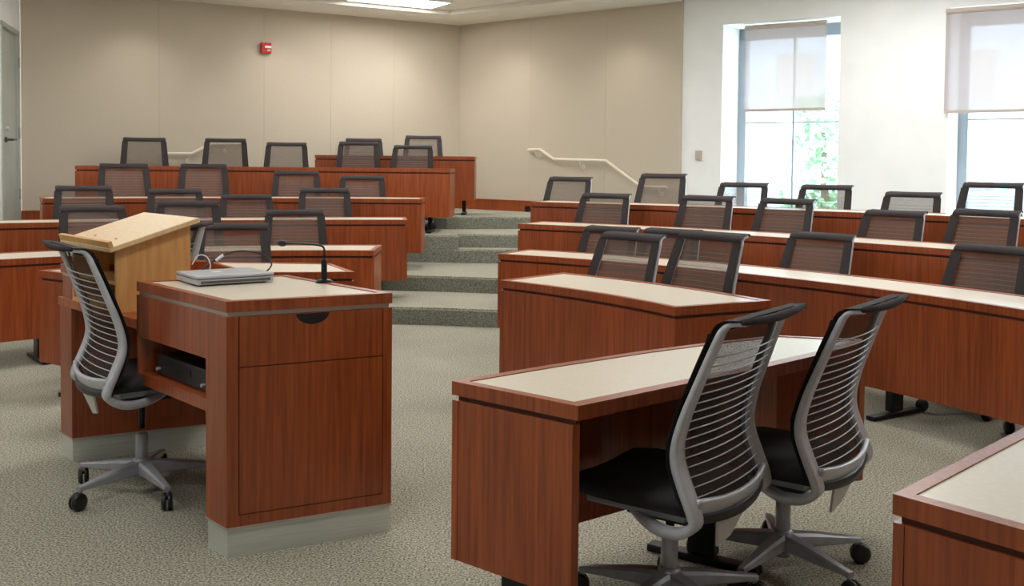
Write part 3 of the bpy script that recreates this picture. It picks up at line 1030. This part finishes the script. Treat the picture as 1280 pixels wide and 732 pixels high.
mp_ = Vector((-0.772, 4.16, 0.914))
mc = empty('gooseneck_microphone', mp_, 0, label='black gooseneck microphone standing on the corner of the counter', cat='microphone')
link('base', lathe([(0.036, 0.0), (0.036, 0.006), (0.028, 0.012), (0.014, 0.015)], 24), M['blackmetal'], mc)
link('stem', lathe([(0.0125, 0.012), (0.012, 0.09), (0.008, 0.10)], 12), M['blackmetal'], mc)
pth = catmull([(0, 0, 0.095), (0.001, 0, 0.125), (-0.003, 0, 0.145), (-0.02, 0, 0.154), (-0.08, -0.01, 0.160), (-0.155, -0.02, 0.163)], 5)
link('gooseneck', tube(pth, 0.0042, 8), M['blackmetal'], mc)
link('capsule', lathe([(0.006, 0.0), (0.013, 0.008), (0.014, 0.022), (0.009, 0.034), (0.003, 0.038)], 14, (-0.15, -0.0195, 0.163), None, 'X', pi + 0.12), M['black'], mc)

cb = empty('laptop_cable', (-1.10, 4.25, 0.914), 0, label='black cable loop with pale plugs arching behind the laptop', cat='cable')


loop = catmull([(-0.24, -0.02, 0.012), (-0.19, 0.02, 0.05), (-0.135, 0.04, 0.092), (-0.05, 0.05, 0.115), (0.045, 0.05, 0.098), (0.085, 0.02, 0.062), (0.06, -0.03, 0.030), (-0.02, -0.055, 0.022), (-0.10, -0.03, 0.032), (-0.17, 0.0, 0.018)], 6)
link('cord', tube(loop, 0.0035, 6), M['black'], cb)
link('thin_lead', tube(catmull([(-0.17, -0.02, 0.014), (-0.165, -0.01, 0.06), (-0.185, 0.0, 0.095), (-0.22, 0.0, 0.098), (-0.245, 0.0, 0.06)], 5), 0.0024, 6), M['white_plastic'], cb)
link('plug', tube([(-0.155, 0.035, 0.075), (-0.125, 0.042, 0.098)], 0.007, 8), M['white_plastic'], cb)
link('plug', tube([(-0.045, -0.045, 0.022), (-0.01, -0.056, 0.022)], 0.0075, 8), M['white_plastic'], cb)

# ------------------------------------------------------------ things on the walls
def on_wall(a, d, n, s, o=0.0):
    return a + d * s + n * o


# handrail stepping down along the right beige wall
R_ = [(1.10, 1.62), (1.22, 1.618), (1.37, 1.50), (1.85, 1.47), (2.13, 1.17), (2.33, 1.145)]
HR = [(1.37, 1.607),(1.57, 1.607),(1.8, 1.479),(2.64, 1.463),(3.16, 1.147),(3.54, 1.146)]
rr = empty('handrail', (*on_wall(K, d2, n2, HR[0][0], 0.0), HR[0][1]), 0, label='cream handrail stepping down along the right beige wall', cat='handrail')
o0 = Vector(rr.location)


def rail_pts(a, d, n, pts, o):
    return [Vector((*(a + d * s + n * o), z)) - o0 for s, z in pts]


pts = rail_pts(K, d2, n2, HR, 0.09)
pp = [pts[0] + Vector((-n2.x * 0.09, -n2.y * 0.09, 0)) + Vector((0, 0, -0.03)), pts[0]] + pts[1:]
link('rail_tube', tube(pp, 0.021, 10), M['cream'], rr)
for s, z in ((HR[0][0] + 0.12, HR[0][1]), ((HR[2][0] + HR[3][0]) / 2, (HR[2][1] + HR[3][1]) / 2), (HR[5][0] - 0.12, HR[5][1])):
    w_ = Vector((*(K + d2 * s), z - 0.09)) - o0
    t_ = Vector((*(K + d2 * s + n2 * 0.09), z - 0.02)) - o0
    b_ = tube([w_, w_ + Vector((n2.x * 0.06, n2.y * 0.06, 0)), t_], 0.008, 8)
    lathe([(0.032, 0.0), (0.03, 0.008)], 12, tuple(w_), b_, 'X', math.atan2(n2.y, n2.x))
    link('bracket', b_, M['cream'], rr)
# handrail on the back wall
HB = [(1.54, 1.495),(1.92, 1.5),(2.16, 1.624),(2.56, 1.632)]
rb = empty('handrail', (*on_wall(KL, d1, n1, HB[0][0], 0.0), HB[0][1]), 0, label='cream handrail rising along the back wall behind the chairs', cat='handrail')
o0 = Vector(rb.location)
link('rail_tube', tube(rail_pts(KL, d1, n1, HB, 0.09), 0.021, 10), M['cream'], rb)
for s, z in ((HB[0][0] + 0.35, HB[0][1]), (HB[3][0] - 0.2, HB[3][1])):
    w_ = Vector((*(KL + d1 * s), z - 0.09)) - o0
    t_ = Vector((*(KL + d1 * s + n1 * 0.09), z - 0.02)) - o0
    b_ = tube([w_, w_ + Vector((n1.x * 0.06, n1.y * 0.06, 0)), t_], 0.008, 8)
    lathe([(0.032, 0.0), (0.03, 0.008)], 12, tuple(w_), b_, 'X', math.atan2(n1.y, n1.x))
    link('bracket', b_, M['cream'], rb)
# fire alarm strobe
ap = KL + d1 * 2.88
fa = empty('fire_alarm', (ap.x, ap.y, 2.884), math.atan2(d1.y, d1.x), label='small red fire alarm strobe high on the beige back wall', cat='alarm')
link('housing', box((0, -0.03, 0), (0.135, 0.06, 0.135), 0, 0.008), M['red'], fa)
link('strobe_lens', box((0.018, -0.066, 0.012), (0.085, 0.014, 0.03), 0, 0.004), M['white_plastic'], fa)
link('sounder_grille', box((0.03, -0.061, -0.03), (0.045, 0.006, 0.025)), M['thermo'], fa)
# thermostat
tq = W0 - WD * 0.28
th_ = empty('thermostat', (tq.x, tq.y, 1.539), math.atan2(WD.y, WD.x), label='small beige wall sensor on the white wall left of the windows', cat='thermostat')
link('housing', box((0, -0.018, 0), (0.075, 0.035, 0.115), 0, 0.005), M['thermo'], th_)
link('base_plate', box((0.01, -0.003, -0.004), (0.085, 0.006, 0.125)), M['white'], th_)

# ------------------------------------------------------------ outside the windows
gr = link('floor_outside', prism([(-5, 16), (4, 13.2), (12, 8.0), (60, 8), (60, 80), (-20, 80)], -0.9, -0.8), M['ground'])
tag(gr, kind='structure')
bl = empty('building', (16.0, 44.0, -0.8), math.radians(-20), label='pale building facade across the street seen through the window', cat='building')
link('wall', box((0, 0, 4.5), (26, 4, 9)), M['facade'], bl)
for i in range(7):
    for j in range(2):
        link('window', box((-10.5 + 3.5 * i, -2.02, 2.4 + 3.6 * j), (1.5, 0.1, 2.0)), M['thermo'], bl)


def tree(x, y, h, lab, seed):
    random.seed(seed)
    r_ = empty('leafy_tree', (x, y, -0.8), 0, label=lab, cat='tree')
    link('trunk', tube([(0, 0, 0), (0.05, 0, h * 0.35), (0.0, 0.05, h * 0.8)], [0.12, 0.09, 0.04], 8), M['bark'], r_)
    b = bmesh.new()
    for i in range(900):
        u = random.random()
        ang = random.uniform(0, 2 * pi)
        zz = h * (0.15 + 0.85 * u)
        rad = h * 0.20 * math.sqrt(random.random()) * (1.15 - 0.6 * abs(u - 0.4))
        c = Vector((rad * math.cos(ang), rad * math.sin(ang), zz))
        a = Vector((random.uniform(-1, 1), random.uniform(-1, 1), random.uniform(-1, 1))).normalized() * 0.10
        d = a.cross(Vector((random.uniform(-1, 1), random.uniform(-1, 1), random.uniform(-1, 1)))).normalized() * 0.06
        b.faces.new([b.verts.new(c + a), b.verts.new(c + d), b.verts.new(c - a), b.verts.new(c - d)])
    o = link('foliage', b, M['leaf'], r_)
    o['kind'] = 'stuff'


tree(5.9, 19.2, 3.6, 'young pale green tree outside the left window', 3)
tree(9.9, 17.8, 2.6, 'low pale green shrubby tree outside the right window', 5)
